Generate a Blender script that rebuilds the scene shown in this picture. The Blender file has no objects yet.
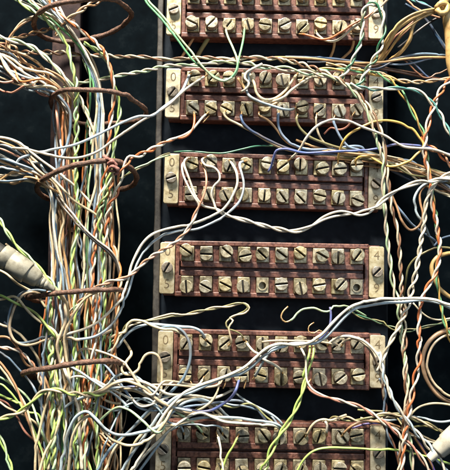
import bpy, bmesh, math, random
from mathutils import Vector, Matrix

random.seed(11)
C = bpy.context.scene.collection
SC = bpy.context.scene
U = 0.0006                       # metres per unit: one unit is one pixel of the photo at the mounting panel
F = 800.0                        # focal length / camera distance in units
TILT = math.radians(5.0)         # the camera looks slightly upwards
ct, st = math.cos(TILT), math.sin(TILT)
CAM = Vector((0, -F*ct, -F*st))  # in units

# ------------------------------------------------------------------ camera
cd = bpy.data.cameras.new('camera'); cam = bpy.data.objects.new('camera', cd); C.objects.link(cam)
cam.location = CAM*U
cam.rotation_euler = (math.radians(90)+TILT, 0, 0)
cd.sensor_fit = 'VERTICAL'; cd.sensor_height = 24; cd.lens = 24*F/470.0
cd.clip_start = 0.01; cd.clip_end = 50
SC.camera = cam

def P(px, py, h=0.0):
    """point (units) at height h in front of the panel, seen at photo pixel px, py"""
    a, b = (px-225)/F, -(py-235)/F
    d = Vector((a, ct - b*st, st + b*ct))
    t = (-h - CAM.y)/d.y
    return CAM + d*t

# ------------------------------------------------------------------ materials
MATS = {}
def nodes(name):
    m = bpy.data.materials.new(name); m.use_nodes = True
    nt = m.node_tree; nt.nodes.clear()
    out = nt.nodes.new('ShaderNodeOutputMaterial'); b = nt.nodes.new('ShaderNodeBsdfPrincipled')
    nt.links.new(b.outputs[0], out.inputs[0])
    return m, nt, b
def noise(nt, scale, detail=4, rough=0.6, coord='Object'):
    tc = nt.nodes.new('ShaderNodeTexCoord'); n = nt.nodes.new('ShaderNodeTexNoise')
    n.inputs['Scale'].default_value = scale; n.inputs['Detail'].default_value = detail
    n.inputs['Roughness'].default_value = rough
    oi = nt.nodes.new('ShaderNodeObjectInfo'); sh = nt.nodes.new('ShaderNodeVectorMath'); sh.operation = 'SCALE'
    sh.inputs[0].default_value = (3.1, 1.7, 2.3); nt.links.new(oi.outputs['Random'], sh.inputs['Scale'])
    ad = nt.nodes.new('ShaderNodeVectorMath'); nt.links.new(tc.outputs[coord], ad.inputs[0]); nt.links.new(sh.outputs[0], ad.inputs[1])
    nt.links.new(ad.outputs[0], n.inputs['Vector']); return n
def ramp(nt, src, stops):
    r = nt.nodes.new('ShaderNodeValToRGB'); e = r.color_ramp.elements
    e[0].position, e[0].color = stops[0][0], (*stops[0][1], 1)
    e[1].position, e[1].color = stops[1][0], (*stops[1][1], 1)
    for p, c in stops[2:]:
        x = e.new(p); x.color = (*c, 1)
    nt.links.new(src, r.inputs[0]); return r
def mix(nt, fac, a, b, mode='MIX'):
    m = nt.nodes.new('ShaderNodeMix'); m.data_type = 'RGBA'; m.blend_type = mode
    for sock, v in ((m.inputs[0], fac), (m.inputs[6], a), (m.inputs[7], b)):
        if hasattr(v, 'is_output'): nt.links.new(v, sock)
        elif isinstance(v, (int, float)): sock.default_value = v
        else: sock.default_value = (*v, 1)
    return m.outputs[2]
def bump(nt, b, src, strength, dist):
    n = nt.nodes.new('ShaderNodeBump'); n.inputs['Strength'].default_value = strength
    n.inputs['Distance'].default_value = dist
    nt.links.new(src, n.inputs['Height']); nt.links.new(n.outputs[0], b.inputs['Normal'])

WC = dict(W=(.68,.62,.50), C=(.60,.48,.31), T=(.42,.24,.115), O=(.58,.19,.055), R=(.14,.06,.035), P=(.46,.21,.14),
          G=(.13,.36,.16), L=(.38,.54,.14), M=(.42,.58,.34), B=(.09,.12,.31), I=(.38,.47,.52), S=(.17,.24,.32),
          N=(.025,.06,.12), E=(.07,.21,.19), Y=(.66,.42,.10), V=(.07,.05,.16), K=(.03,.03,.032), D=(.03,.13,.07),
          H=(.19,.18,.08), X=(.55,.47,.34))
def wire_mat(k):
    n = 'wire_' + k
    if n in MATS: return MATS[n]
    m, nt, b = nodes(n)
    c = WC[k]
    n1 = noise(nt, 420, 6, .7); n2 = noise(nt, 70, 4, .55)
    info = nt.nodes.new('ShaderNodeObjectInfo')
    hsv = nt.nodes.new('ShaderNodeHueSaturation'); hsv.inputs['Color'].default_value = (*c, 1)
    mr = nt.nodes.new('ShaderNodeMapRange'); mr.inputs[3].default_value = .78; mr.inputs[4].default_value = 1.12
    nt.links.new(info.outputs['Random'], mr.inputs[0]); nt.links.new(mr.outputs[0], hsv.inputs['Value'])
    mr2 = nt.nodes.new('ShaderNodeMapRange'); mr2.inputs[3].default_value = .488; mr2.inputs[4].default_value = .512
    nt.links.new(info.outputs['Random'], mr2.inputs[0]); nt.links.new(mr2.outputs[0], hsv.inputs['Hue'])
    dirt = ramp(nt, n1.outputs[0], [(.50,(0,0,0)), (.72,(1,1,1))])
    grime = ramp(nt, n2.outputs[0], [(.45,(0,0,0)), (.72,(.65,.65,.65))])
    f = nt.nodes.new('ShaderNodeMath'); f.operation = 'MULTIPLY'; f.inputs[1].default_value = .75
    nt.links.new(dirt.outputs[0], f.inputs[0])
    col = mix(nt, f.outputs[0], hsv.outputs[0], (c[0]*.42+.02, c[1]*.36+.012, c[2]*.28+.006))
    col = mix(nt, grime.outputs[0], col, (.16,.11,.06))
    nt.links.new(col, b.inputs['Base Color'])
    b.inputs['Roughness'].default_value = .34; b.inputs['Specular IOR Level'].default_value = .45
    bump(nt, b, n1.outputs[0], .25, .0004)
    MATS[n] = m; return m

def surf(name, stops, scale, rough=.5, metal=0., bstr=.3, bdist=.0004, detail=6, spec=.5, rstops=None, wear=None, vary=None):
    m, nt, b = nodes(name)
    n = noise(nt, scale, detail, .68)
    r = ramp(nt, n.outputs[0], stops)
    col = r.outputs[0]
    if vary:
        oi = nt.nodes.new('ShaderNodeObjectInfo'); hv = nt.nodes.new('ShaderNodeHueSaturation')
        for sock, (lo, hi), src in (('Value', vary[0], 0), ('Saturation', vary[1], 1)):
            m_ = nt.nodes.new('ShaderNodeMapRange'); m_.inputs[3].default_value = lo; m_.inputs[4].default_value = hi
            if src:
                fr = nt.nodes.new('ShaderNodeMath'); fr.operation = 'MULTIPLY'; fr.inputs[1].default_value = 7.31; nt.links.new(oi.outputs['Random'], fr.inputs[0])
                f2 = nt.nodes.new('ShaderNodeMath'); f2.operation = 'FRACT'; nt.links.new(fr.outputs[0], f2.inputs[0]); nt.links.new(f2.outputs[0], m_.inputs[0])
            else: nt.links.new(oi.outputs['Random'], m_.inputs[0])
            nt.links.new(m_.outputs[0], hv.inputs[sock])
        nt.links.new(col, hv.inputs['Color']); col = hv.outputs[0]
    if wear:                                                   # rubbed edges
        g = nt.nodes.new('ShaderNodeNewGeometry'); e = ramp(nt, g.outputs['Pointiness'], [(.515,(0,0,0)), (.60,(1,1,1))])
        wn = noise(nt, 520, 4); wr = ramp(nt, wn.outputs[0], [(.35,(0,0,0)), (.6,(.8,.8,.8))])
        col = mix(nt, mix(nt, 1., e.outputs[0], wr.outputs[0], 'MULTIPLY'), col, wear)
    nt.links.new(col, b.inputs['Base Color'])
    b.inputs['Roughness'].default_value = rough; b.inputs['Metallic'].default_value = metal
    b.inputs['Specular IOR Level'].default_value = spec
    if rstops:
        n2 = noise(nt, scale*.6, 4); rr = ramp(nt, n2.outputs[0], rstops); nt.links.new(rr.outputs[0], b.inputs['Roughness'])
    bump(nt, b, n.outputs[0], bstr, bdist)
    MATS[name] = m; return m
BAKE = surf('bakelite', [(.26,(.015,.005,.004)), (.44,(.046,.0145,.0105)), (.64,(.064,.021,.015)), (.88,(.10,.045,.032))], 300, .42, 0, .4, spec=.42, wear=(.25,.115,.08), vary=((.8,1.12),(.9,1.1)))
BRASS = surf('nickelled_brass', [(.25,(.10,.07,.035)), (.40,(.36,.29,.16)), (.58,(.53,.46,.30)), (.72,(.58,.53,.39)), (.85,(.26,.20,.11))], 240, .38, .35, .35, rstops=[(.3,(.28,.28,.28)), (.7,(.6,.6,.6))], vary=((.85,1.1),(.8,1.1)))
SCREW = surf('screw_metal', [(.26,(.05,.036,.018)), (.42,(.25,.20,.11)), (.60,(.46,.395,.25)), (.74,(.56,.505,.36)), (.88,(.15,.11,.06))], 430, .34, .5, .45, rstops=[(.3,(.22,.22,.22)), (.7,(.55,.55,.55))], vary=((.62,1.12),(.7,1.15)))
STEEL = surf('dull_screw_steel', [(.3,(.08,.065,.05)), (.55,(.30,.25,.19)), (.75,(.48,.43,.34))], 380, .4, .5, .3)
RUST = surf('rusty_rod', [(.25,(.020,.012,.009)), (.46,(.085,.043,.027)), (.60,(.16,.080,.050)), (.78,(.33,.21,.15))], 560, .6, .1, 1.0, .0006)
BARM = surf('rusty_bar_paint', [(.3,(.008,.006,.007)), (.5,(.022,.013,.013)), (.66,(.045,.025,.021)), (.85,(.10,.06,.045))], 120, .8, 0, .6, spec=.2)
PANEL = surf('panel_paint', [(.3,(.0030,.0048,.0074)), (.55,(.0056,.0088,.0130)), (.72,(.012,.016,.021)), (.86,(.040,.038,.035))], 130, .72, 0, .4, spec=.10)
EDGE = surf('worn_flange', [(.28,(.012,.009,.007)), (.45,(.026,.022,.018)), (.6,(.052,.046,.037)), (.72,(.045,.024,.014)), (.85,(.12,.105,.085))], 170, .6, .15, .5)
BACK = surf('cabinet_paint', [(.3,(.0009,.0018,.0027)), (.55,(.0016,.0033,.0047)), (.70,(.0042,.0066,.0082)), (.84,(.014,.016,.017))], 75, .85, 0, .4, spec=.02)
COPPER = surf('bare_copper', [(.3,(.30,.15,.06)), (.55,(.66,.42,.20)), (.8,(.80,.60,.34))], 500, .32, .7, .2)
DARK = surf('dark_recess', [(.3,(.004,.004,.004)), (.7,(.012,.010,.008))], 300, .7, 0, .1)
PLUG = surf('grey_plastic', [(.3,(.10,.088,.06)), (.5,(.23,.215,.165)), (.75,(.29,.275,.215))], 120, .45, 0, .15)
CREAM = surf('yellowed_sheath', [(.28,(.20,.11,.035)), (.5,(.45,.29,.11)), (.75,(.56,.39,.18))], 150, .42, 0, .25)
BROWNC = surf('brown_sheath', [(.28,(.14,.08,.04)), (.5,(.34,.21,.12)), (.75,(.44,.31,.19))], 150, .42, 0, .25)
SCORCH = surf('white_tube', [(.3,(.22,.19,.14)), (.5,(.44,.405,.325)), (.8,(.50,.47,.39))], 90, .45, 0, .15)

# ------------------------------------------------------------------ object helpers
def link_mesh(name, verts, faces, mat, parent=None, smooth=True, origin=None, mats=None, mi=None):
    me = bpy.data.meshes.new(name)
    o = origin if origin is not None else Vector((0,0,0))
    me.from_pydata([((Vector(v)-o)*U)[:] for v in verts], [], faces)
    for m in (mats or [mat]): me.materials.append(m)
    if mi: me.polygons.foreach_set('material_index', mi)
    if smooth: me.polygons.foreach_set('use_smooth', [True]*len(me.polygons))
    me.update()
    ob = bpy.data.objects.new(name, me); C.objects.link(ob)
    if parent is not None:
        ob.parent = parent; ob.location = o*U - parent.location
    else: ob.location = o*U
    return ob
def bm_mesh(name, bm, mat, parent=None, loc=(0,0,0), smooth=False):
    me = bpy.data.meshes.new(name)
    bmesh.ops.scale(bm, vec=(U,U,U), verts=bm.verts)
    bmesh.ops.recalc_face_normals(bm, faces=bm.faces)
    bm.to_mesh(me); bm.free(); me.materials.append(mat)
    if smooth: me.polygons.foreach_set('use_smooth', [True]*len(me.polygons))
    ob = bpy.data.objects.new(name, me); C.objects.link(ob)
    ob.location = Vector(loc)*U
    if parent is not None: ob.parent = parent
    return ob
def tag(o, label, cat, group=None):
    o['label'] = label; o['category'] = cat
    if group: o['group'] = group
    return o
def empty(name, loc):
    o = bpy.data.objects.new(name, None); C.objects.link(o); o.empty_display_size = .01
    o.location = Vector(loc)*U; return o

# ------------------------------------------------------------------ curves
def parse(s, h):
    pts = [[float(v) for v in t.split(',')] for t in s.split()]
    n = len(pts); hs = [p[2] if len(p) > 2 else None for p in pts]
    if all(v is None for v in hs): hs = [h]*n
    known = [i for i in range(n) if hs[i] is not None]
    for i in range(n):
        if hs[i] is None:
            lo = max([k for k in known if k < i], default=None); hi = min([k for k in known if k > i], default=None)
            if lo is None: hs[i] = hs[hi]
            elif hi is None: hs[i] = hs[lo]
            else: hs[i] = hs[lo] + (hs[hi]-hs[lo])*(i-lo)/(hi-lo)
    return [P(p[0], p[1], hh) for p, hh in zip(pts, hs)]
def spline(pts, step=2.0, closed=False):
    n = len(pts); out = []
    if n == 2 and not closed: pts = [pts[0], (pts[0]+pts[1])/2, pts[1]]; n = 3
    rng = n if closed else n-1
    for i in range(rng):
        if closed: a, b, c, d = pts[i-1], pts[i], pts[(i+1) % n], pts[(i+2) % n]
        else:
            b, c = pts[i], pts[i+1]
            a = pts[i-1] if i else b*2-c
            d = pts[i+2] if i+2 < n else c*2-b
        t0 = 0.; t1 = t0+max((b-a).length, 1e-6)**.5; t2 = t1+max((c-b).length, 1e-6)**.5; t3 = t2+max((d-c).length, 1e-6)**.5
        k = max(2, int((c-b).length/step))
        for j in range(k):
            t = t1+(t2-t1)*j/k
            A1 = a*((t1-t)/(t1-t0))+b*((t-t0)/(t1-t0)); A2 = b*((t2-t)/(t2-t1))+c*((t-t1)/(t2-t1)); A3 = c*((t3-t)/(t3-t2))+d*((t-t2)/(t3-t2))
            B1 = A1*((t2-t)/(t2-t0))+A2*((t-t0)/(t2-t0)); B2 = A2*((t3-t)/(t3-t1))+A3*((t-t1)/(t3-t1))
            out.append(B1*((t2-t)/(t2-t1))+B2*((t-t1)/(t2-t1)))
    if not closed: out.append(pts[-1].copy())
    return out
def frames(path, closed=False):
    n = len(path); T = []
    for i in range(n):
        a = path[i-1] if (i or closed) else path[i]
        b = path[(i+1) % n] if (i < n-1 or closed) else path[i]
        T.append((b-a).normalized())
    up = Vector((0,-1,0))
    N = (up - T[0]*up.dot(T[0]))
    N = N.normalized() if N.length > 1e-3 else T[0].orthogonal().normalized()
    out = []
    for t in T:
        N = (N - t*N.dot(t)).normalized()
        out.append((t, N, t.cross(N)))
    return out
def tube(path, r, sides=8, closed=False, rf=None):
    fr = frames(path, closed); V = []; Fc = []; n = len(path)
    for i, (p, (t, a, b)) in enumerate(zip(path, fr)):
        rr = r if rf is None else r*rf(i, n)
        for k in range(sides):
            an = 2*math.pi*k/sides
            V.append(p + (a*math.cos(an)+b*math.sin(an))*rr)
    for i in range(n if closed else n-1):
        j = (i+1) % n
        for k in range(sides):
            l = (k+1) % sides
            Fc.append((i*sides+k, i*sides+l, j*sides+l, j*sides+k))
    if not closed:
        Fc.append(tuple(range(sides))[::-1]); Fc.append(tuple((n-1)*sides+k for k in range(sides)))
    return V, Fc
def wobble(path, amp, seed):
    rnd = random.Random(seed); ph = [rnd.uniform(0, 6.28) for _ in range(6)]; s = 0; out = [path[0]]
    L = 0; tot = sum((path[i+1]-path[i]).length for i in range(len(path)-1))
    kinks = [(rnd.uniform(0, tot), rnd.uniform(1.5, 5), Vector((rnd.gauss(0, 1), rnd.gauss(0, .7), rnd.gauss(0, 1)))) for _ in range(int(tot/38))]
    for i in range(1, len(path)):
        L += (path[i]-path[i-1]).length
        e = min(1, L/25, (tot-L)/25); e = max(e, 0)
        out.append(path[i] + Vector((math.sin(L/17+ph[0])+.6*math.sin(L/7.3+ph[1]), math.sin(L/15+ph[2]), math.sin(L/19+ph[3])+.6*math.sin(L/8.1+ph[4])))*amp*e
                   + sum((k_*(.85*math.exp(-((L-a_)/w_)**2)) for a_, w_, k_ in kinks if abs(L-a_) < 3*w_), Vector())*e*min(1, amp*2))
    return out
def cut_tail(path, L):
    acc = 0
    for i in range(len(path)-1, 0, -1):
        acc += (path[i]-path[i-1]).length
        if acc >= L: return path[:i+1], path[i-1:]
    return path, path[-2:]
WN = [0]; WR = .74
def Wi(label, col, pts, h=40, r=1.75, ends='', cat='wire', group=None, name='wire', amp=.35, mat=None, bl=6):
    """one wire; ends may hold 's' / 'e' for a bare copper start / end"""
    WN[0] += 1
    path = wobble(spline(parse(pts, h)), amp, WN[0])
    tails = []
    if 'e' in ends: path, t = cut_tail(path, bl); tails.append(t)
    if 's' in ends: q, t = cut_tail(path[::-1], bl); path = q[::-1]; tails.append(t)
    n1, n2 = WN[0]*1.3, WN[0]*2.1
    V, Fc = tube(path, r*WR, 8, False, lambda i, n: 1+.05*math.sin(i*.23+n1)+.05*math.sin(i*.61+n2))
    o = link_mesh(name, V, Fc, mat or wire_mat(col), origin=path[len(path)//2])
    tag(o, label, cat, group)
    for t in tails: bare(t, o)
    return o
def Pr(label, c1, c2, pts, h=40, pitch=30, r=1.5, sa=None, sb=None, ea=None, eb=None, gap=1.02, cat='wire pair', group=None, bares=''):
    """twisted pair; sa/sb, ea/eb are the loose ends of strand a / b before the start and after the end"""
    r *= WR*.96
    WN[0] += 1; rnd = random.Random(WN[0]*7+1)
    base = wobble(spline(parse(pts, h)), .45, WN[0])
    fr = frames(base); n = len(base)
    S = [0.]
    for i in range(1, n): S.append(S[-1]+(base[i]-base[i-1]).length)
    ph0 = rnd.uniform(0, 6.28); w = [rnd.uniform(0, 6.28) for _ in range(3)]
    root = empty('twisted_pair', base[n//2]); tag(root, label, cat, group)
    for q, (c, s_, e_) in enumerate(((c1, sa, ea), (c2, sb, eb))):
        path = []
        for i, (p, (t, a, b)) in enumerate(zip(base, fr)):
            s = S[i]
            f = 1.0
            if s_: f = min(f, .35+s/18)
            if e_: f = min(f, .35+(S[-1]-s)/18)
            an = ph0 + q*math.pi + (2*math.pi*s/pitch if pitch else .5*math.sin(s/40+w[2])) + 1.5*math.sin(s/37+w[0]) + .6*math.sin(s/14+w[2])
            R = r*gap*(1+.75*max(0, math.sin(s/43+w[1]))**3+.25*max(0, math.sin(s/11+w[2])))*min(1, f)
            path.append(p + a*math.cos(an)*R + b*math.sin(an)*R)
        if s_:
            pre = spline(parse(s_, h)+[path[0], path[min(4, n-1)]])
            k = min(range(len(pre)), key=lambda i: (pre[i]-path[0]).length); path = pre[:k]+path
        if e_:
            post = spline([path[-5], path[-1]]+parse(e_, h))
            k = min(range(len(post)), key=lambda i: (post[i]-path[-1]).length); path = path+post[k+1:]
        tails = []
        if 'e' in bares and e_: path, t_ = cut_tail(path, 6); tails.append(t_)
        if 's' in bares and s_: qq, t_ = cut_tail(path[::-1], 6); path = qq[::-1]; tails.append(t_)
        V, Fc = tube(path, r, 8)
        o = link_mesh('strand', V, Fc, wire_mat(c), root, origin=path[len(path)//2])
        for t_ in tails:
            bo = bare(t_, o); bo.location = t_[0]*U - path[len(path)//2]*U
    return root

# fix: children of a mesh wire are placed relative to the wire's own origin
def bare(path, parent):
    V, Fc = tube(path, .85, 6)
    me_o = link_mesh('bare_end', V, Fc, COPPER, None, origin=path[0])
    me_o.parent = parent; me_o.location = path[0]*U - parent.location
    return me_o

# ------------------------------------------------------------------ bmesh shape helpers
def add_box(bm, x0, x1, y0, y1, z0, z1, bev=0., seg=2):
    r = bmesh.ops.create_cube(bm, size=1)
    for v in r['verts']:
        v.co = Vector(((x0+x1)/2+v.co.x*(x1-x0), (y0+y1)/2+v.co.y*(y1-y0), (z0+z1)/2+v.co.z*(z1-z0)))
    if bev:
        ed = list({e for v in r['verts'] for e in v.link_edges})
        bmesh.ops.bevel(bm, geom=ed, offset=bev, segments=seg, affect='EDGES', profile=.5)
def add_poly_prism(bm, pts, z0, z1, bev=0.):
    vs = [bm.verts.new((x, y, z0)) for x, y in pts]
    f = bm.faces.new(vs)
    r = bmesh.ops.extrude_face_region(bm, geom=[f])
    nv = [g for g in r['geom'] if isinstance(g, bmesh.types.BMVert)]
    for v in nv: v.co.z = z1
    if bev:
        ns = set(nv); ed = [e for e in bm.edges if e.verts[0] in ns and e.verts[1] in ns]
        bmesh.ops.bevel(bm, geom=ed, offset=bev, segments=2, affect='EDGES', profile=.5)
def rounded_rect(w, h, r, k=5):
    out = []
    for cx, cy, a0 in ((w/2-r, h/2-r, 0), (-w/2+r, h/2-r, 90), (-w/2+r, -h/2+r, 180), (w/2-r, -h/2+r, 270)):
        for i in range(k+1):
            a = math.radians(a0+90*i/k); out.append((cx+r*math.cos(a), cy+r*math.sin(a)))
    return out
def circle(r, n=24): return [(r*math.cos(2*math.pi*i/n), r*math.sin(2*math.pi*i/n)) for i in range(n)]
def slotted_head(R, z0, z1, slot):
    """round screw head with a real slot"""
    bm = bmesh.new()
    zs = z0+(z1-z0)*.30
    add_poly_prism(bm, circle(R-.15), z0, zs)
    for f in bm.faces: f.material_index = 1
    a0 = math.asin(slot/2/R)
    for s in (0, math.pi):
        pts = [(R*math.cos(a0+s+(math.pi-2*a0)*i/14), R*math.sin(a0+s+(math.pi-2*a0)*i/14)) for i in range(15)]
        add_poly_prism(bm, pts, zs-.9, z1, .6)
    return bm
# ------------------------------------------------------------------ terminal blocks (local: x right, y up, z out)
PITCH = 18.9; ROW = 16.0
MISSING = {3: ((1, 4), (1, 9))}
def base_bm():
    bm = bmesh.new()
    add_box(bm, -110, 110, -27.5, 27.5, 0, 9, .6)
    add_box(bm, -97, 97, 23.2, 28, .3, 19, .9); add_box(bm, -97.2, 97.2, -28.2, -23.3, .3, 18.6, .9)
    add_box(bm, -97.4, -93.4, -28.4, 28.2, .5, 18.3, .8); add_box(bm, 93.4, 97.5, -28.5, 28.3, .5, 18.2, .8)
    add_box(bm, -109.5, -97.6, -27, 27, .6, 13.8, .6); add_box(bm, 97.7, 109.5, -27, 27, .6, 13.8, .6)
    add_box(bm, -92, 92, 1.4, 7.3, .4, 18.9, .8); add_box(bm, -92.2, 92.2, -7.4, -1.6, .4, 18.5, .8)
    for r in (-1, 1):
        for i in range(11):
            x = (i-5)*PITCH
            add_box(bm, x-3.1, x+3.1, (7.0 if r > 0 else -23.6), (23.5 if r > 0 else -7.1), .7, 16.6, .6)
    return bm
def clamp_bm():
    bm = bmesh.new(); add_box(bm, -6.3, 6.3, -7.7, 7.7, 8.7, 20.5, .7); return bm
def open_clamp_bm():
    bm = bmesh.new(); n = 32; R = 3.7
    ring = lambda r, z: [bm.verts.new((r*math.cos(2*math.pi*i/n), r*math.sin(2*math.pi*i/n)-.6, z)) for i in range(n)]
    def sq(z, w=6., h=7.6):
        o = []
        for i in range(n):
            a = 2*math.pi*i/n; c, s = math.cos(a), math.sin(a); k = 1/max(abs(c), abs(s)); o.append(bm.verts.new((c*k*w, s*k*h, z)))
        return o
    a, b, t, q, d = sq(8.7), sq(20.5), ring(5.2, 20.5), ring(4.9, 21.6), ring(3.7, 21.6)
    e, f = ring(3.5, 20.9), ring(3.4, 12)
    for p_, r_ in ((a, b), (b, t), (t, q), (q, d), (d, e), (e, f)):
        for i in range(n): bm.faces.new((p_[i], p_[(i+1) % n], r_[(i+1) % n], r_[i]))
    bm.faces.new(f)
    return bm
def numeral(txt, parent, loc, size):
    cu = bpy.data.curves.new('numeral', 'FONT'); cu.body = txt; cu.size = size*U; cu.align_x = 'CENTER'; cu.align_y = 'CENTER'
    cu.extrude = .12*U; cu.offset = -.10*U
    tmp = bpy.data.objects.new('numeral', cu); C.objects.link(tmp)
    dg = bpy.context.evaluated_depsgraph_get()
    me = bpy.data.meshes.new_from_object(tmp.evaluated_get(dg)); me.name = 'numeral'
    bpy.data.objects.remove(tmp); bpy.data.curves.remove(cu)
    me.materials.clear(); me.materials.append(NUM)
    o = bpy.data.objects.new('numeral', me); C.objects.link(o); o.parent = parent; o.location = Vector(loc)*U
    return o
NUM = surf('engraved_dirt', [(.35,(.06,.04,.02)), (.65,(.18,.13,.06))], 400, .7, 0, .1)

def make_block():
    root = empty('terminal_block', (0,0,0))
    bm_mesh('base', base_bm(), BAKE, root)
    for s, (up, lo) in ((-1, ('0', '5')), (1, ('4', '9'))):
        bm = bmesh.new(); add_poly_prism(bm, rounded_rect(15.2, 52, 2.2), 13.9, 18.2, .7)
        pl = bm_mesh('end_plate', bm, BRASS, root, (s*105.6, 0, 0))
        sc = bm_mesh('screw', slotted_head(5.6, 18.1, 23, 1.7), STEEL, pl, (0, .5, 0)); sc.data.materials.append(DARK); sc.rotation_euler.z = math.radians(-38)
        numeral(up, pl, (0, 16.5, 18.25), 13); numeral(lo, pl, (0, -16.5, 18.25), 13)
    cl = sw = None
    for r in (0, 1):
        for i in range(10):
            y = ROW-1 if r == 0 else -ROW+.6
            x = (i-4.5)*PITCH
            if cl is None:
                c = cl = bm_mesh('terminal_clamp', clamp_bm(), SCREW, root)
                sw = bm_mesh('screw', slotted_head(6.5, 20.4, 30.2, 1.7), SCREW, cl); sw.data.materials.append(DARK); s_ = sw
            else:
                c = cl.copy(); C.objects.link(c); c.parent = root
                s_ = sw.copy(); C.objects.link(s_); s_.parent = c
            c.location = Vector((x, y, 0))*U
            s_.location = Vector((random.uniform(-.5, .5), (.9 if r == 0 else -.9)+random.uniform(-.4, .4), 0))*U
            c['slot'] = r*10+i
    return root
proto = make_block()
def copy_block(src):
    r = src.copy(); C.objects.link(r)
    for ch in list(src.children):
        c = ch.copy(); C.objects.link(c); c.parent = r
        for g in list(ch.children):
            d = g.copy(); C.objects.link(d); d.parent = c
    return r
ROWS = [((193.5,-7),(357.5,-4),(193.3,24),(357.3,27.5)),
        ((192.7,75),(357.3,80),(192,108.3),(357.3,111.7)),
        ((191,161),(356.7,166),(191,195),(357.3,199.5)),
        ((187.3,252.5),(357.3,256),(187.3,283.5),(357.3,287)),
        ((186,341.7),(358.3,345),(185,374),(357.7,378.3)),
        ((184.3,434.3),(358.3,437),(183.5,467),(358,470))]
BL = ['topmost brown terminal block, its upper screw row cut off by the top edge',
      'second brown terminal block from the top, below the long wires crossing the whole width',
      'brown terminal block third from the top, white wires looping from its left screws',
      'bare brown terminal block with no wires and two screws missing in its lower row',
      'brown terminal block second from the bottom with white and blue wires lying across it',
      'lowest brown terminal block, cut off by the bottom edge of the photo']
blocks = []
for k, (t1, t2, b1, b2) in enumerate(ROWS):
    blocks.append(proto if k == 0 else copy_block(proto))
for k, (t1, t2, b1, b2) in enumerate(ROWS):
    o = blocks[k]
    L = (P(*t1, 24)+P(*b1, 24))/2; R = (P(*t2, 24)+P(*b2, 24))/2
    m = (L+R)/2; d = R-L
    sc = d.length/(9*PITCH)
    o.location = Vector((m.x, -.3, m.z))*U
    o.scale = (sc, sc, sc)
    o.rotation_euler = (Matrix.Rotation(math.atan2(d.z, d.x), 4, Vector((0,-1,0))) @ Matrix.Rotation(math.radians(90), 4, 'X')).to_euler()
    tag(o, BL[k], 'terminal block', 'terminal blocks in the column on the panel')
    for c in list(o.children):
        if c.name.startswith('terminal_clamp'):
            i = c['slot']; s_ = c.children[0]
            if k in MISSING and (i//10, i % 10) in MISSING[k]:
                bpy.data.objects.remove(s_)
                ob = bm_mesh('terminal_clamp', open_clamp_bm(), SCREW, o); ob.location = c.location
                ob['label'] = 'empty clamp with its screw missing'
                bpy.data.objects.remove(c); continue
            s_.rotation_euler = (random.gauss(0, .05), random.gauss(0, .05), random.uniform(0, 3.14))
            c.rotation_euler.z = random.gauss(0, .02)
        elif c.name.startswith('end_plate'):
            for g in c.children:
                if g.name.startswith('screw'): g.rotation_euler.z = random.uniform(.2, 1.1) if random.random() < .8 else -.7
for o in bpy.data.objects:
    if 'slot' in o: del o['slot']

# ------------------------------------------------------------------ cabinet, panel, bar
def plane_quad(px0, py0, px1, py1, h):
    return P(px0, py0, h), P(px1, py0, h), P(px1, py1, h), P(px0, py1, h)
bm = bmesh.new(); add_box(bm, -700, 700, 0, 6, -600, 600)
bk = bm_mesh('cabinet_back', bm, BACK, None, (0, 70, 0)); bk['kind'] = 'structure'
# mounting panel: dark sheet with a worn folded flange along its left edge
tl, bl_, tr = P(160, -60, 0), P(150, 520, 0), P(387, -60, 0)
br = P(388, 520, 0)
root = empty('mounting_panel', (tl.x, 0, bl_.z)); tag(root, 'dark steel mounting panel behind the column of brown terminal blocks', 'panel')
bm = bmesh.new()
fv = [bm.verts.new((v.x, 0, v.z)) for v in (tl, bl_, br, tr)]; bv = [bm.verts.new((v.x, 12, v.z)) for v in (tl, bl_, br, tr)]
bm.faces.new(fv); bm.faces.new(bv[::-1])
for i in range(4): bm.faces.new((fv[i], bv[i], bv[(i+1) % 4], fv[(i+1) % 4]))
s = bm_mesh('sheet', bm, PANEL, None); s.parent = root; s.location = -root.location
bm = bmesh.new()
q = [(tl.x-.3, tl.z), (bl_.x-.3, bl_.z), (bl_.x+6.4, bl_.z), (tl.x+5.2, tl.z)]
N = 60; rows_ = []
rn = random.Random(5)
for i in range(N+1):
    t = i/N; z = tl.z+(bl_.z-tl.z)*t
    xa = q[0][0]+(q[1][0]-q[0][0])*t+rn.uniform(-.25, .25); xb = q[3][0]+(q[2][0]-q[3][0])*t+rn.uniform(-.3, .3)
    rows_.append([bm.verts.new(p_) for p_ in ((xa, 11.5, z), (xa, -6.2, z), (xa+.8, -7, z), (xb-.8, -7, z), (xb, -6.2, z), (xb, .5, z))])
for i in range(N):
    for j in range(5): bm.faces.new((rows_[i][j], rows_[i+1][j], rows_[i+1][j+1], rows_[i][j+1]))
fl = bm_mesh('flange', bm, EDGE, None); fl.parent = root; fl.location = -root.location; fl['label'] = 'worn grey folded edge with rust'

# rusty upright bar that carries the cable rings
a, b = P(68, -60, -34), P(66, 520, -34)
root = empty('support_bar', (b.x, 40, b.z)); tag(root, 'dark rusty upright bar behind the ringed wire bundle', 'bar')
bm = bmesh.new()
add_box(bm, a.x-15, a.x+15, 34, 46, b.z, a.z, 1.5)
s = bm_mesh('bar', bm, BARM, None); s.parent = root; s.location = -root.location
for hy in range(9):
    m_ = P(62 if hy % 2 else 73, 22+hy*52, -33.5)
    bm = bmesh.new(); r_ = bmesh.ops.create_cone(bm, cap_ends=True, segments=12, radius1=3.3, radius2=2.4, depth=2.4)
    for v in r_['verts']: v.co = Vector((v.co.x, -.8-v.co.z, v.co.y))
    s = bm_mesh('rivet', bm, RUST, None); s.parent = root; s.location = Vector((m_.x, 34, m_.z))*U-root.location

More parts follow.
